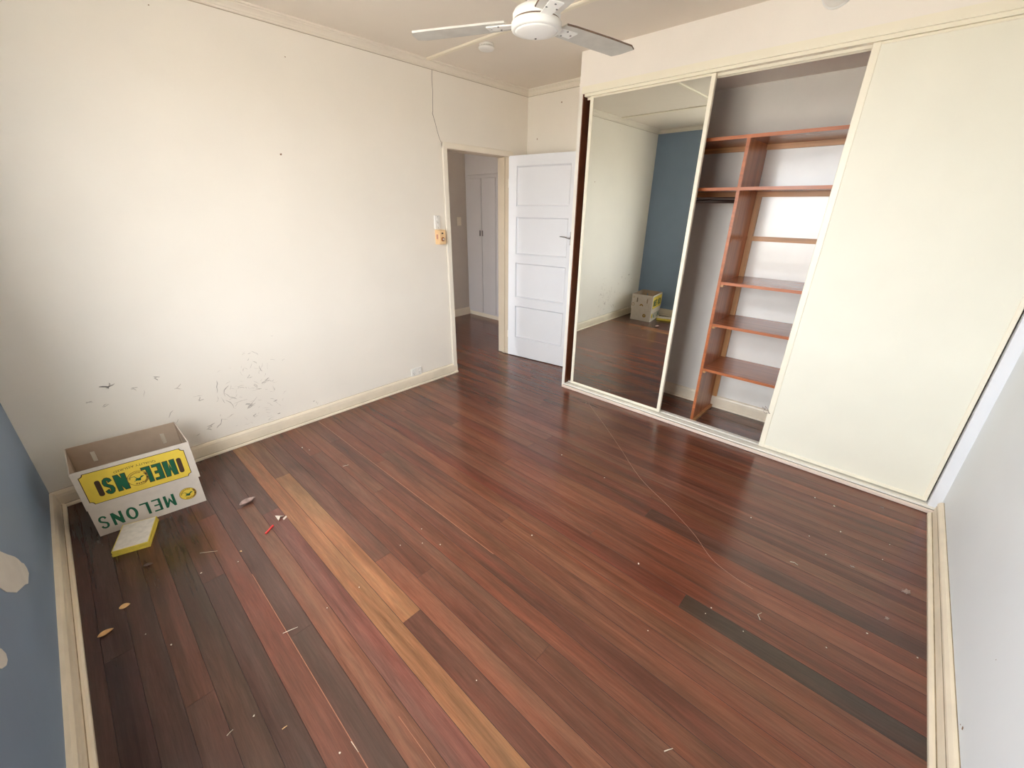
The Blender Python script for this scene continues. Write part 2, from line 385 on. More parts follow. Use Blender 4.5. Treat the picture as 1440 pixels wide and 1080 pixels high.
# darker strips along the skirting joints: grime and painted shading lines
m_grime_shade = mat('skirting_grime_shade', (158, 140, 112), .8, noise=.3, nscale=25)
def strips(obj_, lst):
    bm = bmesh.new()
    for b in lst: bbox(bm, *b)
    o = from_bm(bm, 'grime_shade_line', m_grime_shade, obj_); return o
B_ = bpy.data.objects
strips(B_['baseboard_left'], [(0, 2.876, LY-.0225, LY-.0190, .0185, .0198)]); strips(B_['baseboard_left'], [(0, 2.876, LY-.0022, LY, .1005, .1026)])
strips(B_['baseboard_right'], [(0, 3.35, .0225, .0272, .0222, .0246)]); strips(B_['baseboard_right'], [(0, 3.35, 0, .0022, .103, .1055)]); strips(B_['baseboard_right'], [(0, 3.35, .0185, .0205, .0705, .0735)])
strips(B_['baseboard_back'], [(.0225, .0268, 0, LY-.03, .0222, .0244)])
# cornices
co = [(0,0),(0,-.048),(.013,-.048),(.014,-.039),(.019,-.038),(.025,-.028),(.036,-.019),(.044,-.016),(.045,-.010),(.057,-.009),(.058,0)]
struct(prism('trim_1', co, 0, XB, 'x', m_corn, flip=-1, base=(0,LY,H)), 'cream ceiling cornice above the cream wall', 'cornice')
struct(prism('trim_2', co, Y1, LY, 'y', m_corn, flip=-1, base=(XB,0,H)), 'short cream ceiling cornice above the open door', 'cornice')
struct(prism('trim_3', co, 0, LY, 'y', m_corn, flip=1, base=(0,0,H)), 'cream ceiling cornice above the blue wall', 'cornice')
struct(prism('trim_4', co, 0, LX, 'x', m_corn, flip=1, base=(0,0,H)), 'cream ceiling cornice above the cool white wall', 'cornice')

m_cline = mat('cornice_shadow_line', (176, 162, 142), .8)  # thin dark strips paint the shadow line under the cornice
box('shadow_line', 0, XB, LY-.0018, LY, H-.0508, H-.0478, m_cline, bpy.data.objects['trim_1'])
box('shadow_line', XB-.0018, XB, Y1, LY, H-.0508, H-.0478, m_cline, bpy.data.objects['trim_2'])
# window in the blue wall (open sliding sash, behind the camera)
wn = empty('window_1', (0, (y0+y1)/2, z0), label='white timber window in the blue wall', cat='window', kind='structure')
cy_ = (y0+y1)/2; hw = (y1-y0)/2; hh = z1-z0
boxes('window_frame', [(-.12,.012,-hw,-hw+.04,0,hh),(-.12,.012,hw-.04,hw,0,hh),(-.12,.012,-hw+.04,hw-.04,hh-.04,hh),(-.12,.012,-hw+.04,hw-.04,0,.04)], m_white, wn)
box('mullion', -.08, -.04, -.02, .02, .04, hh-.04, m_white, wn)
box('window_sill', -.02, .05, -hw-.05, hw+.05, -.025, .002, m_white, wn)

# ---------------------------------------------------------------- wall wear
def A(x, z): return (x, LY-.0006, z)
bm = bmesh.new()
ribbon(bm, [A(2.822,2.564),A(2.816,2.50),A(2.818,2.42),A(2.812,2.36),A(2.808,2.29),A(2.803,2.27),A(2.812,2.245),A(2.828,2.20),A(2.842,2.15),A(2.853,2.12),A(2.862,2.10),A(2.874,2.078)], [.004,.004,.0035,.004,.004,.005,.0045,.004,.0035,.004,.003,.003], (0,1,0))
from_bm(bm, 'plaster_crack', m_crack, wl)
def scuffs(name, seeds, material):
    bm = bmesh.new()
    for x, z, n, ln, ang, wd_ in seeds:
        for j in range(n):
            a = ang + rng.uniform(-.5, .5); p = [x+rng.uniform(-.006,.006), z+rng.uniform(-.006,.006)]; pts = [A(*p)]; ws = [wd_*.3]
            m_ = rng.randint(3, 6)
            for q in range(m_):
                a += rng.uniform(-.6, .6); st = ln/m_*rng.uniform(.7, 1.3)
                p = [p[0]+math.cos(a)*st, p[1]+math.sin(a)*st]; pts.append(A(*p)); ws.append(wd_*rng.uniform(.5,1.2) if q < m_-1 else wd_*.2)
            ribbon(bm, pts, ws, (0,1,0))
    return tag(from_bm(bm, name, material, wl), kind='stuff')
SC = []
def pxA(u, v):
    # pixel of the photograph -> point on the left wall (plane y = LY)
    d = (u-720)*r2 + (540-v)*u2 + F_PX*fwd; t = (LY-CAM.y)/d.y
    return CAM.x+d.x*t, CAM.z+d.z*t
for u, v, n, ln, ang, wd_ in [(364,514,1,.06,-1.5,.006),(356,508,1,.03,-.3,.006),(350,498,1,.02,.3,.004),(346,506,1,.02,0,.004),(342,518,1,.02,-1.3,.004),
    (372,534,2,.04,.5,.007),(367,539,2,.04,.6,.006),(357,540,2,.04,-.9,.006),(360,547,2,.04,.1,.004),(349,531,2,.03,0,.004),
    (304,535,1,.09,-1.2,.006),(322,542,1,.09,-2.0,.008),(316,552,1,.09,-1.8,.006),(318,563,1,.09,-.3,.006),(313,562,1,.03,-1.9,.005),
    (328,568,1,.09,-.1,.004),(345,569,2,.04,-.6,.006),(349,574,3,.05,.4,.008),(356,584,2,.02,0,.006),(385,546,1,.02,-1.5,.006),(385,565,2,.03,.2,.006),
    (391,581,2,.02,0,.008),(375,567,1,.05,.2,.003),(352,568,1,.08,0,.004),(336,545,2,.04,0,.003),(383,548,1,.03,1.4,.002),(376,592,2,.05,.2,.003),
    (311,588,1,.08,-2.4,.007),(303,595,1,.05,-2.3,.009),(292,604,2,.03,0,.007),(318,587,1,.05,.2,.004),(276,612,1,.02,0,.005),
    (138,544,2,.05,-.4,.008),(150,546,2,.04,.5,.010),(216,530,2,.03,-.5,.008),(184,546,2,.03,-.5,.005),(202,558,1,.05,.7,.003),(246,546,2,.04,0,.004),(278,563,2,.03,0,.007),
    (236,588,1,.05,1.2,.006),(120,566,2,.03,.4,.004),(145,572,2,.03,.3,.004),(440,566,1,.015,0,.006),(445,568,2,.02,.5,.004),(247,596,1,.03,.5,.003),(354,494,1,.05,.1,.003)]:
    x, z = pxA(u, v); SC.append((x, z, n, ln, ang, wd_*.72))
for k in range(70):   # fine crazing around the patch
    u, v = rng.gauss(352, 26), rng.gauss(552, 26)
    x, z = pxA(u, v)
    if z > .12: SC.append((x, z, 1, rng.uniform(.015,.05), rng.choice([0,.2,-.3,1.4]), rng.uniform(.0008,.0018)))
scuffs('paint_crazing', SC, m_scuff)
def spot(par, c, r, nrm, name='wall_spot'):
    bm = bmesh.new(); n = Vector(nrm); a = n.orthogonal().normalized(); b = n.cross(a)
    bm.faces.new([bm.verts.new(Vector(c)+r*rng.uniform(.7,1.2)*(math.cos(t)*a+math.sin(t)*b)) for t in [i*math.pi/5 for i in range(10)]])
    return from_bm(bm, name, m_mark, par)
for u, v, r in ((395,217,.006),(401,80,.003),(209,7,.003),):
    x, z = pxA(u, v); spot(wl, A(x, z), r, (0,1,0))
for y, z in ((3.24,2.47),(3.52,2.20)): spot(wf, (XB-.0006, y, z), .007, (1,0,0))
for u_, v_, r_ in ((1354,1024,.006),(1351,1019,.003),(1401,928,.002)):
    d_ = (u_-720)*r2 + (540-v_)*u2 + F_PX*fwd; t_ = -CAM.y/d_.y
    spot(wr, (CAM.x+d_.x*t_, .0006, CAM.z+d_.z*t_), r_, (0,1,0))
# bare patches on the blue wall
def patch(pts):
    bm = bmesh.new()
    bot = [bm.verts.new((.0002, y, z)) for y, z in pts]; top = [bm.verts.new((.0016, y, z)) for y, z in pts]
    bm.faces.new(top)
    n = len(pts)
    for i in range(n): bm.faces.new((bot[i], bot[(i+1)%n], top[(i+1)%n], top[i]))
    return from_bm(bm, 'bare_plaster_patch', m_bare, wb)
patch([(2.33,.62),(2.375,.575),(2.42,.53),(2.45,.50),(2.50,.455),(2.52,.43),(2.535,.40),(2.552,.385),(2.553,.36),(2.54,.345),(2.515,.348),(2.47,.35),(2.44,.37),(2.38,.40),(2.32,.43),(2.25,.49),(2.21,.55),(2.20,.62),(2.25,.66)])
patch([(1.93,.55),(1.96,.53),(1.985,.50),(1.99,.475),(1.975,.465),(1.95,.47),(1.92,.49),(1.88,.54),(1.9,.57)])

# ---------------------------------------------------------------- door in the left wall
door = empty('door_1', (DX0, LY, 0), label='white four-panel door standing open in a cream frame', cat='door', kind='structure')
def local(o):   # parts of door_1 given in world coordinates
    o.parent = door; o.location = (-DX0, -LY, 0); return o
ap = .018
local(box('architrave', 2.876, 2.925, LY-ap, LY, 0, 2.078, m_arch, bevel=.004))
local(box('architrave', 2.876, 3.75, LY-ap-.002, LY, 2.034, 2.080, m_arch, bevel=.004))
local(box('architrave', 3.703, 3.75, LY-ap, LY, 0.0, 2.036, m_arch, bevel=.004))
local(box('jamb', 2.895, 2.925, LY-.002, LY+T+.01, 0, 2.036, m_jamb, bevel=.002))
local(box('jamb', 3.700, 3.730, LY-.002, LY+T+.03, 0.004, 2.036, m_jamb, bevel=.002))
local(box('jamb', 2.895, 3.730, LY-.002, LY+T+.01, 2.030, 2.065, m_jamb, bevel=.002))
local(box('door_stop', 3.688, 3.702, LY+.045, LY+.075, 0.004, 2.034, m_jamb, bevel=.002))
# leaf: local u along width, local n = thickness
ang = math.atan2(-.99, .14)
leaf = empty('door_leaf', (3.712-DX0, -.006, 0), ang); leaf.parent = door
LW, LH, LT = .785, 2.04, .036
def zr(a, b): return (a, b)
PZ = [(.228,.585),(.680,1.042),(1.130,1.491),(1.591,1.948)]
pu0, pu1 = .095, .690
lst = [(0, pu0, -LT/2, LT/2, .008, LH), (pu1, LW, -LT/2, LT/2, .008, LH)]
zs = [.008] + [z for p in PZ for z in p] + [LH]
for i in range(0, len(zs), 2): lst.append((pu0, pu1, -LT/2, LT/2, zs[i], zs[i+1]))
boxes('leaf_frame', lst, m_door, leaf)
for a, b in PZ:
    bm = bmesh.new(); bbox(bm, pu0-.002, pu1+.002, -.0045, .0045, a-.002, b+.002)
    from_bm(bm, 'door_panel', m_door, leaf)
    # bolection strip round the panel, stepped in
    for s in (-1, 1):
        bm = bmesh.new(); g, wdm = .0035, .013
        o_ = [(pu0+g, a+g), (pu1-g, a+g), (pu1-g, b-g), (pu0+g, b-g)]; i_ = [(pu0+wdm, a+wdm), (pu1-wdm, a+wdm), (pu1-wdm, b-wdm), (pu0+wdm, b-wdm)]
        r0 = [bm.verts.new((x, s*.004, z)) for x, z in o_]; r1 = [bm.verts.new((x, s*.0135, z)) for x, z in o_]; r3 = [bm.verts.new((x, s*.004, z)) for x, z in i_]
        for q in range(4):
            k2 = (q+1) % 4
            bm.faces.new((r0[q], r0[k2], r1[k2], r1[q])); bm.faces.new((r1[q], r1[k2], r3[k2], r3[q]))
        from_bm(bm, 'panel_mould', m_door, leaf)
bm = bmesh.new(); tube_bm(bm, [(.735,-LT/2+.002,1.315),(.735,-LT/2-.03,1.315),(.73,-LT/2-.045,1.316)], .008)
tube_bm(bm, [(.738,-LT/2-.045,1.314),(.715,-LT/2-.047,1.318),(.69,-LT/2-.046,1.324),(.655,-LT/2-.044,1.327),(.630,-LT/2-.042,1.327)], .0085, taper=.5)
from_bm(bm, 'lever_handle', m_chrome, leaf, smooth=True)
box('handle_plate', .722, .750, -LT/2-.004, -LT/2+.001, 1.25, 1.37, m_chrome, leaf)
for z in (.25, 1.8): tube('hinge', [(-.006,-.012,z-.04),(-.006,-.012,z+.04)], .006, m_arch, leaf)

# switches and outlet
sw = empty('light_switch', (2.78, LY, 1.453), label='white double light switch plate beside the door frame', cat='switch')
box('plate', -.031, .029, -.018, 0, -.055, .056, m_white, sw, bevel=.003)
for z in (.022, -.018):
    box('rocker', -.012, .014, -.0225, -.016, z-.008, z+.008, m_white, sw, bevel=.002)
for z in (.045, -.002, -.045): tube('screw', [(.0,-.0175,z),(.0,-.0188,z)], .0032, m_grille, sw)
th = empty('wall_timer', (2.755, LY, 1.27), label='aged yellow plastic control box with round dial under the light switch', cat='control box')
box('housing', 0, .075, -.055, 0, 0, .123, m_yplast, th, bevel=.004, seg=2)
box('face_plate', .006, .069, -.058, -.053, .006, .117, m_yplast, th, bevel=.002)
o = lathe('dial', [(0,.012),(.013,.012),(.017,.007),(.019,0)], m_brown, th, n=28, loc=(.038,-.056,.045), rot=(math.pi/2,0,0))
lathe('dial_cap', [(0,.005),(.006,.005),(.007,0)], m_white, o, n=16, loc=(0,0,.0115))
box('indicator', .028, .046, -.0595, -.057, .088, .100, m_dark, th)
box('sticker', -.0008, .0005, -.042, -.020, .045, .085, m_pink, th)
ol = empty('power_outlet', (2.432, LY, .138), label='white double power outlet just above the skirting board', cat='outlet')
box('plate', -.058, .058, -.012, 0, -.037, .037, m_white, ol, bevel=.003)
for s in (-1, 1):
    box('rocker', s*.03-.006, s*.03+.006, -.0155, -.010, .012, .028, m_white, ol, bevel=.001)
    for dx, rz in ((-.006,.4),(.006,-.4)):
        box('slot', -.0012, .0012, -.0126, -.0115, -.006, .004, m_grille, ol, loc=(s*.03+dx,0,-.006), rot=(0,rz,0))
    box('slot', s*.03-.0012, s*.03+.0012, -.0126, -.0115, -.025, -.015, m_grille, ol)

# ---------------------------------------------------------------- built-in wardrobe
wd_ = empty('built_in_wardrobe', (LX, 1.3, 0), label='built-in wardrobe with mirrored and cream sliding doors and timber shelves', cat='wardrobe')
def W(o): o.parent = wd_; o.location = (-LX, -1.3, 0); return o
W(boxes('fascia', [(LX-.012, LX+.10, 0.0, 2.615, 2.352, 2.396)], m_robe))
W(boxes('fascia_trim', [(LX-.005, LX+.002, 0.0, 2.643, 2.396, 2.420)], m_bulk))
W(box('top_track', LX+.004, LX+.095, .045, 2.6, 2.335, 2.353, m_robe))
W(box('track_fin', LX+.046, LX+.052, .045, 2.6, 2.320, 2.336, m_robe))
W(box('track_fin', LX+.089, LX+.095, .045, 2.6, 2.320, 2.336, m_robe))
W(box('sill_board', LX-.034, LX+.105, 0.0, 2.622, 0, .024, m_lip, bevel=.004))
for xa_, xb_, zt_ in ((-.018, .006, .037), (.014, .044, .034), (.052, .066, .040), (.074, .099, .034)):
    W(box('track_rib', LX+xa_, LX+xb_, .01, 2.61, .023, zt_, m_track, bevel=.0015))
W(box('track_bed', LX-.022, LX+.101, .01, 2.61, .0225, .0265, m_grille))
W(box('end_jamb', LX, LX+.06, 2.614, 2.6435, 0, 2.354, m_track))
W(box('end_panel', LX+.06, XB-.015, 2.606, 2.6185, .0, 2.36, m_brownj))
W(box('end_jamb_lining', LX+.004, LX+.06, 2.606, 2.6145, .024, 2.354, m_brownj))
W(box('side_jamb', LX-.006, LX+.10, .0, .048, .024, 2.354, m_door))
W(box('robe_lining', XB-.012, XB-.001, .0, 2.61, .0, 2.36, m_lining))
# mirror door
def sliding(name, ya, yb, xf, field, fmat, sl, sr, fname):
    d = empty(name, (xf-LX, ya-1.3, .044)); d.parent = wd_
    wdt, hgt = yb-ya, 2.334-.044
    box('stile', 0, .026, 0, sl, 0, hgt, m_robe, d, bevel=.002)
    box('stile', 0, .026, wdt-sr, wdt, 0, hgt, m_robe, d, bevel=.002)
    box('rail', .001, .025, sl, wdt-sr, 0, .022, m_robe, d, bevel=.002)
    box('rail', .001, .025, sl, wdt-sr, hgt-.012, hgt, m_robe, d, bevel=.002)
    box(fname, field, .02, sl-.004, wdt-sr+.004, .018, hgt-.008, fmat, d)
    return d
sliding('mirror_door', 1.668, 2.556, LX+.016, .005, m_mirror, .026, .026, 'mirror_pane')
pd = sliding('panel_door', .056, .932, LX+.016, .005, m_panel, .020, .034, 'door_field')
bm = bmesh.new()
for k in range(3):
    p = Vector((-.002, .876+rng.uniform(-.01,.01)-.01, .26)); pts = [p.copy()]
    for q in range(9):
        p += Vector((rng.uniform(-.001,.0005), rng.uniform(-.006,.014), rng.uniform(-.008,.014))); pts.append(p.copy())
    tube_bm(bm, pts, .0012, 4)
tag(from_bm(bm, 'dust_fluff', m_dust, pd), kind='stuff')

# shelves
XF = 3.538; XE = XB-.014
def shelf(z, ya, yb, nm='shelf', xf=XF):
    s = W(box(nm, xf+.006, XE, ya, yb, z, z+.018, m_shelfY))
    e = box('front_edge', xf, xf+.0065, ya, yb, z-.001, z+.0185, m_edge, s)
DV0, DV1 = 1.437, 1.456
shelf(1.990, .56, 2.606); shelf(1.695, .56, 2.606)
for z in (1.093, .792, .441): shelf(z, .57, DV0, xf=XF+.004)
for ya, yb in ((DV0, DV1), (.55, .569)):
    for za, zb in ((0, 1.695), (1.713, 1.990)):
        d = W(box('divider', XF+.008, XE, ya, yb, za, zb, m_shelfX))
        box('front_edge', XF+.001, XF+.0085, ya-.0005, yb+.0005, za, zb, m_edge, d)
# cleats on the back and sides
for z in (1.990, 1.695):
    W(box('shelf_cleat', XE-.019, XE, DV1, 2.60, z-.032, z, m_cleat)); W(box('shelf_cleat', XE-.019, XE, .57, DV0, z-.032, z, m_cleat))
W(box('shelf_cleat', XE-.019, XE, .57, DV0-.035, 1.368, 1.400, m_cleat))
W(box('back_batten', XE-.019, XE, DV0-.036, DV0, .1, 1.663, m_cleatZ))
for z in (1.093, .792, .441):
    W(box('shelf_cleat', XF+.012, XE-.02, DV0-.018, DV0, z-.018, z, m_cleat))
W(box('shelf_cleat', XF+.03, XE-.02, DV0-.003, DV0, 1.372, 1.398, m_shelfX))
W(box('floor_cleat', XF+.012, XE-.02, DV0-.022, DV0, 0, .020, m_cleat))
W(tube('hanging_rail', [(XF+.16, DV1, 1.632), (XF+.16, 2.606, 1.632)], .0125, m_rail, n=14))
W(tube('hanging_rail', [(XF+.105, DV1, 1.652), (XF+.105, 2.606, 1.652)], .006, m_rail, n=10))

# ---------------------------------------------------------------- hallway cupboard and switch
cu = empty('hall_cupboard', (HX, 5.1, 0), label='tall pale built-in cupboard with paired doors in the hallway', cat='cupboard')
def Cc(o): o.parent = cu; o.location = (-HX, -5.1, 0); return o
Cc(box('plinth', HX+.012, HX+.5, 3.9, HY-.005, 0, .072, m_arch))
Cc(boxes('face_frame', [(HX, HX+.03, 5.405, 5.455, .065, 2.58), (HX, HX+.03, 3.9, 5.405, 1.945, 1.985), (HX, HX+.03, 3.9, 5.405, .062, .075), (HX, HX+.03, 3.9, 5.405, 2.50, 2.58)], m_cup))
Cc(box('carcass', HX+.03, HX+.5, 3.9, HY-.005, .07, 2.58, m_cup))
ys = [5.40, 5.118, 4.836, 4.554]
for i in range(3):
    for za, zb in ((.078, 1.942), (1.988, 2.497)):
        if za > 1 and i: continue
        d = Cc(box('door', HX-.014, HX+.004, ys[i+1 if za < 1 else 3]+.0035, ys[i]-.0035, za, zb, m_cup, bevel=.003))
        if za < 1 and i < 2:
            yy = ys[1] + (.024 if i == 0 else -.024)
            bm = bmesh.new(); bbox(bm, HX-.030, HX-.020, yy-.007, yy+.007, 1.195, 1.270)
            bbox(bm, HX-.022, HX-.0138, yy-.005, yy+.005, 1.200, 1.212); bbox(bm, HX-.022, HX-.0138, yy-.005, yy+.005, 1.252, 1.264)
            from_bm(bm, 'pull_handle', m_chrome, d)
hs = empty('hall_switch', (4.565, HY, 1.385), label='cream light switch on the hallway wall', cat='switch')
box('plate', -.038, .038, -.010, 0, -.058, .058, m_arch, hs, bevel=.003)
box('rocker', -.010, .010, -.014, -.009, -.010, .016, m_arch, hs, bevel=.002)

# ---------------------------------------------------------------- ceiling things
FX, FY, FZ = 1.925, 1.825, 2.236
fan = empty('ceiling_fan', (FX, FY, FZ), label='white three-blade ceiling fan with drum motor and dusty blades', cat='ceiling fan')
top = H-FZ
lathe('canopy', [(0,top),(.062,top),(.060,top-.02),(.042,top-.055),(.018,top-.07),(0,top-.07)], m_fan, fan)
tube('downrod', [(0,0,.05),(0,0,top-.06)], .013, m_fan, fan, n=16)
lathe('upper_housing', [(0,.085),(.035,.085),(.040,.055),(.062,.052),(.085,.040),(.0925,.028),(.0925,.013),(.090,.010),(0,.010)], m_fan, fan)
lathe('seam', [(0,.0105),(.0885,.0105),(.0885,.003),(0,.003)], m_bladee, fan)
lathe('lower_housing', [(0,.004),(.094,.004),(.0975,.0),(.0975,-.017),(.095,-.022),(.087,-.024),(0,-.024)], m_fan, fan)
bc = lathe('bottom_cap', [(0,-.035),(.03,-.0345),(.055,-.0325),(.074,-.028),(.085,-.023),(0,-.020)], m_fan, fan)
lathe('pull_hole', [(0,-.0005),(.0045,-.0005),(.0045,.003),(0,.003)], m_dark, bc, n=12, loc=(.030,.028,-.0345))
for i, a in enumerate((115.5, -9.5, -119)):
    bl = empty('blade', (0, 0, .006), math.radians(a)); bl.parent = fan
    pit = math.radians(-4)
    bm = bmesh.new()
    out = [(.118,-.050),(.17,-.056),(.36,-.062),(.505,-.062),(.540,-.045),(.530,.02),(.512,.058),(.36,.056),(.17,.050),(.118,.046)]
    t = .0035
    rt = [bm.verts.new((x, y*math.cos(pit), y*math.sin(pit)+t)) for x, y in out]; rb = [bm.verts.new((x, y*math.cos(pit), y*math.sin(pit)-t)) for x, y in out]
    bm.faces.new(rt); bm.faces.new(list(reversed(rb))); n = len(out)
    for q in range(n): bm.faces.new((rt[q], rb[q], rb[(q+1)%n], rt[(q+1)%n]))
    o = from_bm(bm, 'paddle', m_blade, bl)
    tube('grimy_edge', [(x, y*math.cos(pit), y*math.sin(pit)) for x, y in out[0:5]], .0036, m_bladee, bl, n=6)
    bm = bmesh.new(); bbox(bm, .06, .20, -.026, .026, -.0072, -.0028)
    for v in bm.verts: v.co = Vector((v.co.x, v.co.y*math.cos(pit)*(1 if v.co.x > .1 else .7), v.co.z+v.co.y*math.sin(pit)))
    from_bm(bm, 'bracket', m_fan, bl)
    for x, y in ((.150,-.02),(.150,.02),(.185,0)):
        z = y*math.sin(pit)-.007; tube('screw', [(x, y, z+.001),(x, y, z-.002)], .0045, m_chrome, bl)
sd = empty('smoke_detector', (2.838, 3.05, H), label='small round white smoke detector on the ceiling beside the batten', cat='smoke detector')
lathe('base', [(0,0),(.050,0),(.050,-.012),(0,-.012)], m_white, sd)
lathe('vent_ring', [(.046,-.011),(.046,-.020),(0,-.020),(0,-.011)], m_grille, sd)
for i in range(28):
    a = 2*math.pi*i/28
    box('vent_fin', .044, .049, -.0026, .0026, -.0205, -.0115, m_white, sd, rot=(0,0,a))
lathe('cover', [(0,-.038),(.034,-.038),(.048,-.034),(.055,-.028),(.055,-.020),(.050,-.0195),(0,-.0195)], m_white, sd)
wlt = empty('wall_fitting', (LX, 1.128, 2.572), label='round white fitting on the bulkhead above the wardrobe opening', cat='wall fitting')
lathe('dome', [(0,.075),(.02,.074),(.04,.066),(.055,.05),(.062,.03),(.063,0)], m_white, wlt, loc=(-.008,0,0), rot=(0,-math.pi/2,0))
lathe('back_plate', [(0,.010),(.066,.010),(.070,.006),(.070,0),(0,0)], m_fan, wlt, rot=(0,-math.pi/2,0))

# ---------------------------------------------------------------- melon carton
bl_ = Vector((.144, 3.177)); br_ = Vector((.594, 3.117))
BW = (br_-bl_).length; brz = math.atan2(br_.y-bl_.y, br_.x-bl_.x)
BD = .318
uvec = (br_-bl_)/BW; nvec = Vector((-uvec.y, uvec.x))
ctr = (bl_+br_)/2 + nvec*BD/2
carton = empty('melon_carton', (ctr.x, ctr.y, 0), brz, label='open white and yellow melon carton standing upside down in the corner', cat='carton')
TK = .0045
SHEAR = -.142   # the open carton has racked out of square
def rack(me_):
    for v in me_.vertices:
        v.co.x += SHEAR*(v.co.y+BD/2)
        if v.co.z > .3: v.co.z += .013*v.co.x+.003
def panel_holes(bm, w0, w1, z0, z1, holes, place):
    """upright sheet spanning w0..w1 x z0..z1 with rectangular holes; place(w, d, z) -> point"""
    ws = sorted({w0, w1, *[h[0] for h in holes], *[h[1] for h in holes]}); zs_ = sorted({z0, z1, *[h[2] for h in holes], *[h[3] for h in holes]})
    for a, b in zip(ws, ws[1:]):
        for c, d in zip(zs_, zs_[1:]):
            if any(h[0] <= a and b <= h[1] and h[2] <= c and d <= h[3] for h in holes): continue
            v = [bm.verts.new(place(x, y, z)) for x in (a, b) for y in (0, TK) for z in (c, d)]
            for f in ((0,1,3,2),(4,6,7,5),(0,4,5,1),(2,3,7,6),(0,2,6,4),(1,5,7,3)): bm.faces.new([v[i] for i in f])
def carton_shell(name, w, d, z0, z1, slots, bottom=None):
    me_o = []
    bm = bmesh.new()
    fr = lambda a, t, z: (a, -d/2+t, z); bk = lambda a, t, z: (a, d/2-t, z)
    lf = lambda a, t, z: (-w/2+t, a, z); rg = lambda a, t, z: (w/2-t, a, z)
    hz = (z1-.112, z1-.052)
    hb = [(-.140-.009, -.140+.009, *hz), (.160-.009, .160+.009, *hz)] if slots else []
    hs_ = [(-.085-.009, -.085+.009, *hz), (.075-.009, .075+.009, *hz)] if slots else []
    panel_holes(bm, -w/2, w/2, z0, z1, [], fr); panel_holes(bm, -w/2, w/2, z0, z1, hb, bk)
    panel_holes(bm, -d/2+TK, d/2-TK, z0, z1, hs_, lf); panel_holes(bm, -d/2+TK, d/2-TK, z0, z1, hs_, rg)
    if bottom is not None: bbox(bm, -w/2+TK, w/2-TK, -d/2+TK, d/2-TK, bottom, bottom+TK)
    bmesh.ops.recalc_face_normals(bm, faces=bm.faces[:])
    me = bpy.data.meshes.new(name); bm.to_mesh(me); bm.free(); me.materials.append(m_card); me.materials.append(m_cardin)
    for p in me.polygons:   # brown board on faces that look inwards, print-white outside
        c, n_ = p.center, p.normal
        if n_.x*c.x + n_.y*c.y < -1e-4 or (abs(n_.z) > .5 and bottom is not None and abs(c.x) < w/2-.01 and abs(c.y) < d/2-.01): p.material_index = 1
    if name == 'carton_sleeve':
        for v in me.vertices: v.co.x += .003
    rack(me)
    return link(name, me, None, carton)
SW, SD, SZ0, SZ1 = BW+.012, BD+.012, .168, .388
base_c = carton_shell('carton_base', BW, BD, 0, .215, False, bottom=.004)
sleeve = carton_shell('carton_sleeve', SW, SD, SZ0, SZ1, True)

def flat(name, pts_list, y, material, parent, t=.0006):
    """flat shapes in the front plane; pts (x,z)"""
    bm = bmesh.new()
    for pts in pts_list:
        fr = [bm.verts.new((x, y-t, z)) for x, z in pts]; bm.faces.new(fr)
    return from_bm(bm, name, material, parent)
def offset_poly(pts, d):
    """grow a simple polygon by d (mitred)"""
    n = len(pts); area = sum(pts[i][0]*pts[(i+1)%n][1]-pts[(i+1)%n][0]*pts[i][1] for i in range(n)); sg = 1 if area > 0 else -1
    out = []
    for i in range(n):
        p0, p1, p2 = Vector(pts[i-1]), Vector(pts[i]), Vector(pts[(i+1)%n])
        e0 = (p1-p0).normalized(); e1 = (p2-p1).normalized()
        n0 = Vector((e0.y, -e0.x))*sg; n1 = Vector((e1.y, -e1.x))*sg
        m_ = (n0+n1); l_ = m_.length
        m_ = n0 if l_ < 1e-4 else m_/l_
        out.append(tuple(p1+m_*d/max(.45, m_.dot(n0))))
    return out
def glyph(ch, t, v):
    """outline(s) of a block capital in a unit cell, stroke t (x as share of the width, y of the height)"""
    u = t
    if ch == 'M': return [(0,0),(u,0),(u,.62),(.5,.22),(1-u,.62),(1-u,0),(1,0),(1,1),(1-u*.85,1),(.5,.55),(u*.85,1),(0,1)]
    if ch == 'E': return [(0,0),(1,0),(1,v),(u*1.15,v),(u*1.15,.5-v/2),(.85,.5-v/2),(.85,.5+v/2),(u*1.15,.5+v/2),(u*1.15,1-v),(1,1-v),(1,1),(0,1)]
    if ch == 'L': return [(0,0),(1,0),(1,v),(u*1.25,v),(u*1.25,1),(0,1)]
    if ch == 'N': return [(0,0),(u,0),(u,1-u*1.9),(1-u,0),(1,0),(1,1),(1-u,1),(1-u,u*1.9),(u,1),(0,1)]
    if ch in 'SO':
        k = []
        if ch == 'S':
            mid = [(.94,.80),(.84,.93),(.62,1.0),(.38,1.0),(.14,.92),(.06,.76),(.12,.62),(.36,.54),(.64,.46),(.88,.38),(.94,.24),(.86,.08),(.62,0.),(.38,0.),(.16,.07),(.06,.20)]
            mid = [(u/2+(1-u)*x, v/2+(1-v)*y) for x, y in mid]
        else:
            mid = [(.5+(.5-u/2)*math.cos(2*math.pi*i/28+.11), .5+(.5-v/2)*math.sin(2*math.pi*i/28+.11)) for i in range(28)]
        l_, r_ = [], []
        n = len(mid)
        for i, p in enumerate(mid):
            a_ = mid[(i-1) % n] if (i or ch == 'O') else p; b_2 = mid[(i+1) % n] if (i < n-1 or ch == 'O') else p
            tx, ty = b_2[0]-a_[0], b_2[1]-a_[1]; q = math.hypot(tx, ty) or 1
            l_.append((p[0]-ty/q*u/2, p[1]+tx/q*v/2)); r_.append((p[0]+ty/q*u/2, p[1]-tx/q*v/2))
        if ch == 'S': return l_ + r_[::-1]
        return [l_, r_]
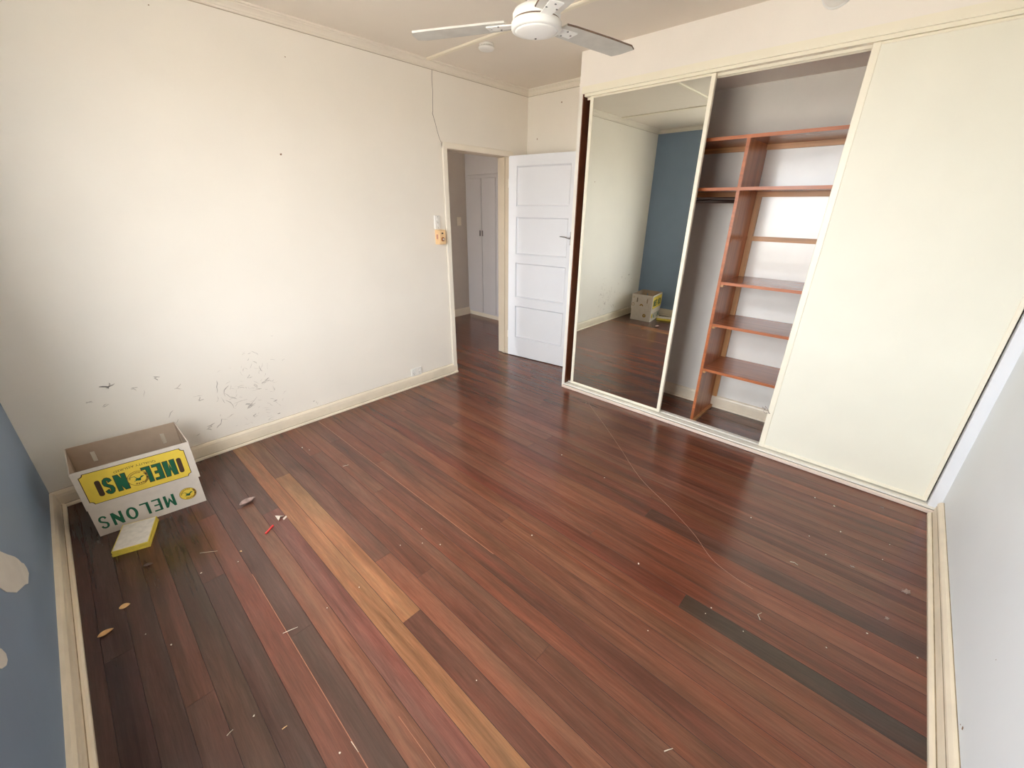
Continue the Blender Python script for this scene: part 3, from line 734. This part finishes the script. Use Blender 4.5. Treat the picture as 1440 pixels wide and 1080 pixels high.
def put_letter(ch, x0, x1, z0, z1, y, material, parent, t=.3, grow=0.):
    """one letter upside down on the carton front, filling x0..x1 / z0..z1 as seen from the front"""
    g = glyph(ch, t, t*.95*(x1-x0)/(z1-z0)); mp_ = lambda p: (x1-p[0]*(x1-x0), z1-p[1]*(z1-z0))
    bm = bmesh.new()
    if ch == 'O':
        a_, b_2 = [bm.verts.new((mp_(p)[0], y, mp_(p)[1])) for p in g[0]], [bm.verts.new((mp_(p)[0], y, mp_(p)[1])) for p in g[1]]
        n = len(a_)
        for i in range(n): bm.faces.new((a_[i], a_[(i+1)%n], b_2[(i+1)%n], b_2[i]))
    elif ch == 'S':
        pts = [mp_(p) for p in g]
        if grow: pts = offset_poly(pts, grow)
        vs = [bm.verts.new((p[0], y, p[1])) for p in pts]; n = len(vs)
        for i in range(n//2-1): bm.faces.new((vs[i], vs[i+1], vs[n-2-i], vs[n-1-i]))
    else:
        pts = [mp_(p) for p in g]
        if grow: pts = offset_poly(pts, grow)
        bm.faces.new([bm.verts.new((p[0], y, p[1])) for p in pts])
    return from_bm(bm, 'letter', material, parent)
def put_word(word, xr, widths, gap, z0, z1, y, material, parent, t, grow=0.):
    x = xr
    for ch, w_ in zip(word, widths):
        put_letter(ch, x-w_, x, z0, z1, y, material, parent, t, grow); x -= w_+gap
def put_text(body, x0, x1, z0, z1, y, material, parent, arch=0.):
    cu_ = bpy.data.curves.new('lettering', 'FONT'); cu_.body = body; cu_.resolution_u = 3
    o = bpy.data.objects.new('lettering', cu_); COL.objects.link(o)
    bpy.context.view_layer.update()
    me = bpy.data.meshes.new_from_object(o.evaluated_get(bpy.context.evaluated_depsgraph_get()))
    bpy.data.objects.remove(o)
    xs = [v.co.x for v in me.vertices]; ys_ = [v.co.y for v in me.vertices]
    a, b, c, d = min(xs), max(xs), min(ys_), max(ys_)
    for v in me.vertices:
        fx = (v.co.x-a)/(b-a); fy = (v.co.y-c)/(d-c)
        v.co = (x1-fx*(x1-x0), y, z1-fy*(z1-z0)+arch*(4*(fx-.5)**2))
    me.materials.clear(); me.materials.append(material)
    return tag(link('lettering', me, material, parent), kind='stuff')
yf = -SD/2
Lx0, Lx1, Lz0, Lz1 = -.207, .207, .192, .371
cc = .016
def corner_rect(x0, x1, z0, z1, c):
    pts = []
    for cx_, cz_, a0 in ((x1, z1, 180), (x0, z1, 270), (x0, z0, 0), (x1, z0, 90)):
        for q in range(7):
            a = math.radians(a0 + 90 - 0 + (-90*q/6) + 0)
            pts.append((cx_, cz_, a))
    # scalloped (concave) corners
    out = []
    for cx_, cz_, sx, sz in ((x1, z1, -1, -1), (x0, z1, 1, -1), (x0, z0, 1, 1), (x1, z0, -1, 1)):
        arc = [(cx_+sx*c*math.cos(q*math.pi/12), cz_+sz*c*math.sin(q*math.pi/12)) for q in range(7)]
        if (sx, sz) in ((-1, -1), (1, 1)): arc = arc[::-1]
        if (sx, sz) == (-1, -1): arc = arc[::-1]; arc = arc[::-1]
        out.append(arc)
    # order: along the top from right to left, down, along the bottom to the right
    tr, tl, blc, brc = out
    tr = sorted(tr, key=lambda p: p[1]); tl = sorted(tl, key=lambda p: -p[1]); blc = sorted(blc, key=lambda p: -p[1]); brc = sorted(brc, key=lambda p: p[1])
    return tr + tl + blc + brc
flat('label_border', [corner_rect(Lx0, Lx1, Lz0, Lz1, cc)], yf, m_ink, sleeve, .0004)
flat('label', [corner_rect(Lx0+.003, Lx1-.003, Lz0+.003, Lz1-.003, cc)], yf, m_yel, sleeve, .0010)
LWd = Lx1-Lx0
def fx_(f): return Lx0 + f*LWd
def circ(cx_, cz_, r, n=28): return [(cx_+r*math.cos(2*math.pi*i/n), cz_+r*math.sin(2*math.pi*i/n)) for i in range(n)]
def ring(cx_, cz_, r0, r1, a0, a1, n=24):
    q = []
    for i in range(n):
        t0 = math.radians(a0+(a1-a0)*i/n); t1 = math.radians(a0+(a1-a0)*(i+1)/n)
        q.append([(cx_+r0*math.cos(t0), cz_+r0*math.sin(t0)), (cx_+r1*math.cos(t0), cz_+r1*math.sin(t0)), (cx_+r1*math.cos(t1), cz_+r1*math.sin(t1)), (cx_+r0*math.cos(t1), cz_+r0*math.sin(t1))])
    return q
def emblem(cx_, cz_, r, y, par):
    flat('emblem_ring', [circ(cx_, cz_, r)], y, m_inkl, par, .0014)
    flat('emblem_disc', [circ(cx_, cz_, r*.93)], y, m_yel, par, .0018)
    q = ring(cx_, cz_, r*.74, r*.93, -60, 40) ; flat('emblem_band', q, y, m_inkl, par, .0022)
    q = []
    for i in range(13):   # small unreadable lettering round the top
        a = 62+i*9; q += ring(cx_, cz_, r*.68, r*.86, a, a+6, 1)
    for i in range(4): q += ring(cx_, cz_, r*.62, r*.84, -118+i*16, -118+i*16+11, 1)
    tag(flat('emblem_lettering', q, y, m_inkl, par, .0023), kind='stuff')
    flat('emblem_band_mark', ring(cx_, cz_, r*.75, r*.92, 14, 28, 2)+ring(cx_, cz_, r*.75, r*.92, -18, -6, 2), y, m_ink, par, .0025)
    s = r/100.
    fig = [(-22,-2),(-8,4),(12,0),(22,-4),(27,6),(33,14),(46,18),(60,14),(60,18),(46,23),(30,20),(20,8),(24,-16),(16,-36),(0,-34),(-14,-28),(-26,-28),(-40,-32),(-44,-27),(-30,-22),(-24,-12),(-30,-6)]
    flat('emblem_figure', [[(cx_+a*s, cz_+b*s) for a, b in fig], [(cx_+a*s, cz_+b*s) for a, b in ((-14,2),(-22,18),(-30,30),(-50,31),(-72,26),(-76,30),(-50,36),(-26,35),(-16,20),(-6,4))]], y, m_green, par, .0026)
zt0, zt1 = .226, .318
for grow, mt, yy in ((.0030, m_ink, yf-.0014), (0, m_green, yf-.0020)):
    put_word('MEL', fx_(.868), (.047, .034, .032), .0105, zt0, zt1, yy, mt, sleeve, .38, grow)
    put_word('NS', fx_(.385), (.042, .036), .0105, zt0, zt1, yy, mt, sleeve, .36, grow)
def pill(x0, x1, z0, z1):
    r = (x1-x0)/2; cx_ = (x0+x1)/2
    return [(cx_+r*math.cos(i*math.pi/8), z1-r+r*math.sin(i*math.pi/8)) for i in range(9)] + [(cx_-r*math.cos(i*math.pi/8), z0+r-r*math.sin(i*math.pi/8)) for i in range(9)]
for fa, fb in ((.108, .158), (.890, .940)): flat('label_bar', [pill(fx_(fa), fx_(fb), .226, .318)], yf, m_ink, sleeve, .0016)
emblem(fx_(.487), .268, .043, yf, sleeve)
put_text('QUALITY ASSURED', fx_(.30), fx_(.70), .336, .350, yf-.0014, m_ink, sleeve, arch=-.006)
yb = -BD/2
put_word('MELONS', .100, (.046, .036, .036, .046, .042, .037), .0135, .036, .112, yb-.0008, m_green, base_c, .26)
emblem(.160, .083, .038, yb, base_c)
# prints on the right-hand side
def side(o):
    o.parent = None; return o
def side_flat(name, polys, x, material, parent):
    bm = bmesh.new()
    for pts in polys: bm.faces.new([bm.verts.new((x+.003+SHEAR*(y+BD/2), y, z)) for y, z in pts])
    return from_bm(bm, name, material, parent)
xs_ = SW/2+.0008
for pr in (ring(.135, .235, .018, .023, 0, 360), ring(.0, .225, .012, .030, 0, 180), ring(.135, .345, .010, .013, 0, 360)): side_flat('side_print', pr, xs_, m_inkl, sleeve)
side_flat('side_print', ring(-.06, .085, .008, .028, 0, 360, 8), BW/2+.0008, m_inkl, base_c)
# yellow pad in front of the carton
pad = empty('sponge_pad', (.272, 3.030, 0), math.atan2(-.044, .139), label='flat yellow block with a dusty white top leaning against the carton', cat='block')
for nm, mt, g, za, zb in (('pad_body', m_pady, 0, 0, .013), ('pad_lid', m_pady, -.002, .0145, .030), ('pad_seam', m_dark, -.005, .0128, .0147)):
    bm = bmesh.new(); bbox(bm, -.073-g*0+abs(g), .073-abs(g), -.108+abs(g), .108-abs(g), za, zb)
    bmesh.ops.bevel(bm, geom=bm.edges[:], offset=.0008, segments=1, affect='EDGES')
    from_bm(bm, nm, mt, pad)
bm = bmesh.new(); N = 8
grid = [[bm.verts.new((-.067+.134*i/N, -.102+.204*j/N, .0302+(.0015*rng.random() if 0 < i < N and 0 < j < N else 0))) for j in range(N+1)] for i in range(N+1)]
for i in range(N):
    for j in range(N): bm.faces.new((grid[i][j], grid[i+1][j], grid[i+1][j+1], grid[i][j+1]))
from_bm(bm, 'pad_top', m_padw, pad)

# ---------------------------------------------------------------- litter on the floor
def pxF(u, v, z=0.):
    d = (u-720)*r2 + (540-v)*u2 + F_PX*fwd; t = (z-CAM.z)/d.z
    return CAM.x+d.x*t, CAM.y+d.y*t
def leaf_thing(name, a, b, wid, curl, material, label, lift=.002):
    (x0, y0_), (x1, y1_) = pxF(*a), pxF(*b)
    ln = math.hypot(x1-x0, y1_-y0_); rz = math.atan2(y1_-y0_, x1-x0)
    bm = bmesh.new(); n = 9; rows = []
    for i in range(n+1):
        t = i/n; hw_ = wid*math.sin(math.pi*min(1, t*.97+.03))**.7*(1-.25*t)
        row = []
        for j in range(5):
            s = (j-2)/2
            row.append(bm.verts.new((t*ln, s*hw_, lift + curl*(s*s)*hw_/wid + curl*.5*(2*t-1)**2)))
        rows.append(row)
    for A_, B_ in zip(rows, rows[1:]):
        for j in range(4): bm.faces.new((A_[j], A_[j+1], B_[j+1], B_[j]))
    o = from_bm(bm, name, material, smooth=True, loc=(x0, y0_, 0), rot=(0,0,rz))
    md = o.modifiers.new('thick', 'SOLIDIFY'); md.thickness = .0007
    mid = tube('midrib', [(0.02*ln, 0, lift+.0012+curl*.5), (ln*.5, 0, lift+.0008), (ln*.98, 0, lift+.0012+curl*.5)], .0006, material, o, n=5)
    return tag(o, label, 'leaf')
leaf_thing('dry_leaf', (138,898), (161,884.5), .016, .008, m_leafp, 'long straw-coloured dry leaf beside the blue wall skirting')
leaf_thing('dry_leaf', (168,857), (184,850), .017, .006, m_leafp, 'short rounded straw-coloured leaf with a thin stalk')
leaf_thing('dry_leaf', (338,713), (360,701), .024, .020, m_leafd, 'curled grey-brown dry leaf on the boards in front of the carton')
leaf_thing('dry_leaf', (202,797), (216,793), .012, .006, m_leafs, 'small dark brown leaf scrap in front of the yellow block')
# torn curl beside the red stick
x, y = pxF(397, 730)
fl = empty('bark_curl', (x, y, 0), .4, label='torn pale curl of dry leaf beside the red stick', cat='leaf'); fl.scale = (1.8, 1.8, 1.5)
bm = bmesh.new()
v = [bm.verts.new(p) for p in ((-.010,.004,.001),(-.004,.022,.012),(.012,.006,.002),(.000,.006,.010))]
bm.faces.new((v[0],v[1],v[3])); bm.faces.new((v[1],v[2],v[3]))
from_bm(bm, 'curl', m_leafu, fl).modifiers.new('t', 'SOLIDIFY').thickness = .0008
bm = bmesh.new(); v = [bm.verts.new(p) for p in ((-.002,-.008,.001),(.012,-.006,.001),(.014,-.001,.004),(.0,-.003,.004))]; bm.faces.new(v)
from_bm(bm, 'torn_tip', m_leafu, fl).modifiers.new('t', 'SOLIDIFY').thickness = .0008
# red stick
(xa, ya), (xb, yb_) = pxF(373.5, 751.5), pxF(384, 740)
rs_ = empty('red_stick', ((xa+xb)/2, (ya+yb_)/2, 0), math.atan2(yb_-ya, xb-xa), label='short bright red plastic stick on the floorboards', cat='stick')
ln = math.hypot(xb-xa, yb_-ya)/2
box('shaft', -ln, ln, -.0048, .0048, .0003, .008, m_red, rs_, bevel=.002)
lathe('tip', [(0,.0082),(.005,.0078),(.0058,.004),(.0052,.0003),(0,.0003)], m_red, rs_, n=14, loc=(ln-.002,0,0))
# twigs and straws (thin)
def twig(a, b, r, material, label, cat='twig', name='twig', bend=.0, group=None):
    (x0, y0_), (x1, y1_) = pxF(*a), pxF(*b); cx_, cy2 = (x0+x1)/2, (y0_+y1_)/2
    nx, ny = -(y1_-y0_)*bend, (x1-x0)*bend
    o = tube(name, [(x0-cx_, y0_-cy2, r+.0002), (nx, ny, r+.001), (x1-cx_, y1_-cy2, r+.0002)], r, material, n=6, taper=.6, loc=(cx_, cy2, 0))
    return tag(o, label, cat, group)
twig((398,891),(419,882), .0014, m_crumb, 'thin pale twig lying across the reddish floorboard')
twig((281,778),(306,775), .0009, m_crumb, 'thin pale straw on the dark boards near the block')
twig((494,1043),(504,1058), .0012, m_crumb, 'pale splinter beside a dark grey-brown board')
twig((319,1035),(328,1026), .0012, m_crumb, 'short pale straw on the dark boards by the blue wall')
twig((397,1026),(404,1021), .0018, m_leafp, 'tiny straw-coloured husk among the dark boards')
twig((1111,790),(1122,795), .0011, m_crumb, 'bent pale straw near the middle of the red boards', bend=.2)
twig((1069,872),(1071,862), .0013, m_crumb, 'little pale splinter standing out on the red boards', bend=.3)
twig((934,1057),(946,1053), .0016, m_crumb, 'small pale chip across an orange-brown board edge')
twig((482,656),(490,654), .0012, m_crumb, 'tiny pale straw on the boards near the cream wall')
tcurve = [(828,568),(850,598),(872,630),(900,672),(940,712),(975,750),(1000,785),(1030,810),(1058,828)]
pts = [pxF(*p) for p in tcurve]; x0, y0_ = pts[0]
# smooth the thread
sm = []
for i in range(len(pts)-1):
    p0, p1, p2, p3 = pts[max(i-1,0)], pts[i], pts[i+1], pts[min(i+2,len(pts)-1)]
    for q in range(5):
        t = q/5; sm.append(tuple(.5*((2*p1[c])+(-p0[c]+p2[c])*t+(2*p0[c]-5*p1[c]+4*p2[c]-p3[c])*t*t+(-p0[c]+3*p1[c]-3*p2[c]+p3[c])*t**3) for c in (0,1)))
sm.append(pts[-1])
tag(tube('thread', [(a-x0, b-y0_, .0006) for a, b in sm], .0007, m_thread, n=5, loc=(x0, y0_, 0)), 'long fine pale thread curving across the red boards before the wardrobe', 'thread')
# dust clumps
def clump(u, v, r, label):
    x, y = pxF(u, v); bm = bmesh.new()
    bmesh.ops.create_icosphere(bm, subdivisions=3, radius=1.)
    for q in bm.verts:
        f = 1+.35*math.sin(5*q.co.x+3*q.co.y)+.25*math.sin(9*q.co.y+2)+rng.uniform(-.12,.12)
        q.co = Vector((q.co.x*r*f, q.co.y*r*.6*f, max(q.co.z, -.3)*r*.28*f+r*.085))
    o = from_bm(bm, 'dust_clump', m_dust, smooth=True, loc=(x, y, 0), rot=(0,0,rng.uniform(0,3)))
    bm = bmesh.new()
    for k in range(7):
        a = rng.uniform(0, 6.28); p = Vector((math.cos(a)*r*.6, math.sin(a)*r*.4, .002)); pp = [p.copy()]
        for q in range(5): p += Vector((rng.uniform(-1,1), rng.uniform(-1,1), 0))*r*.3; p.z = .001+rng.random()*.003; pp.append(p.copy())
        tube_bm(bm, pp, .0004, 4)
    tag(from_bm(bm, 'fibres', m_dust, o), kind='stuff')
    return tag(o, label, 'dust')
clump(1275, 833, .017, 'grey dust clump near the cool white wall skirting')
clump(1247, 870, .009, 'small flat grey dust wisp between the big clump and the dark board')
clump(1198, 797, .008, 'faint stringy grey fluff on the boards before the cream sliding door')
clump(1240, 714, .008, 'grey fluff lying just in front of the wardrobe sill')
# yellow crumb and other specks
def crumb(u, v, r, material, label, group='pale crumbs scattered on the floorboards'):
    x, y = pxF(u, v); bm = bmesh.new(); bmesh.ops.create_icosphere(bm, subdivisions=1, radius=r)
    for q in bm.verts: q.co = Vector((q.co.x*rng.uniform(.6,1.3), q.co.y*rng.uniform(.5,1.), q.co.z*.5+r*.42))
    return tag(from_bm(bm, 'crumb', material, loc=(x, y, 0), rot=(0,0,rng.uniform(0,3))), label, 'crumb', group)
crumb(339, 775.5, .006, m_leafp, 'straw-yellow seed husk on the boards near the block', None)
for u, v, r in ((241,907,.004),(283,806,.004),(335,790,.003),(205,892,.003),(478,1059,.004),(357,1007,.004),(425,630,.006),(435,633,.003),(563,767,.003),(594,764,.003),
    (619,766,.004),(593,744,.003),(748,753,.004),(850,672,.003),(824,567,.003),(1173,712,.005),(1146,700,.004),(1182,748,.004),(1241,787,.003),(1161,780,.004),(1219,891,.004),
    (1138,754,.003),(1056,728,.004),(898,793,.005),(1000,855,.004),(992,863,.003),(911,887,.003),(1162,911,.003),(1045,888,.003),(1251,766,.003),(670,957,.003),(505,826,.003),
    (460,855,.003),(1290,925,.003),(790,640,.004),(706,532,.003)):
    crumb(u, v, r, m_crumb, 'tiny pale crumb lying loose on the floorboards')
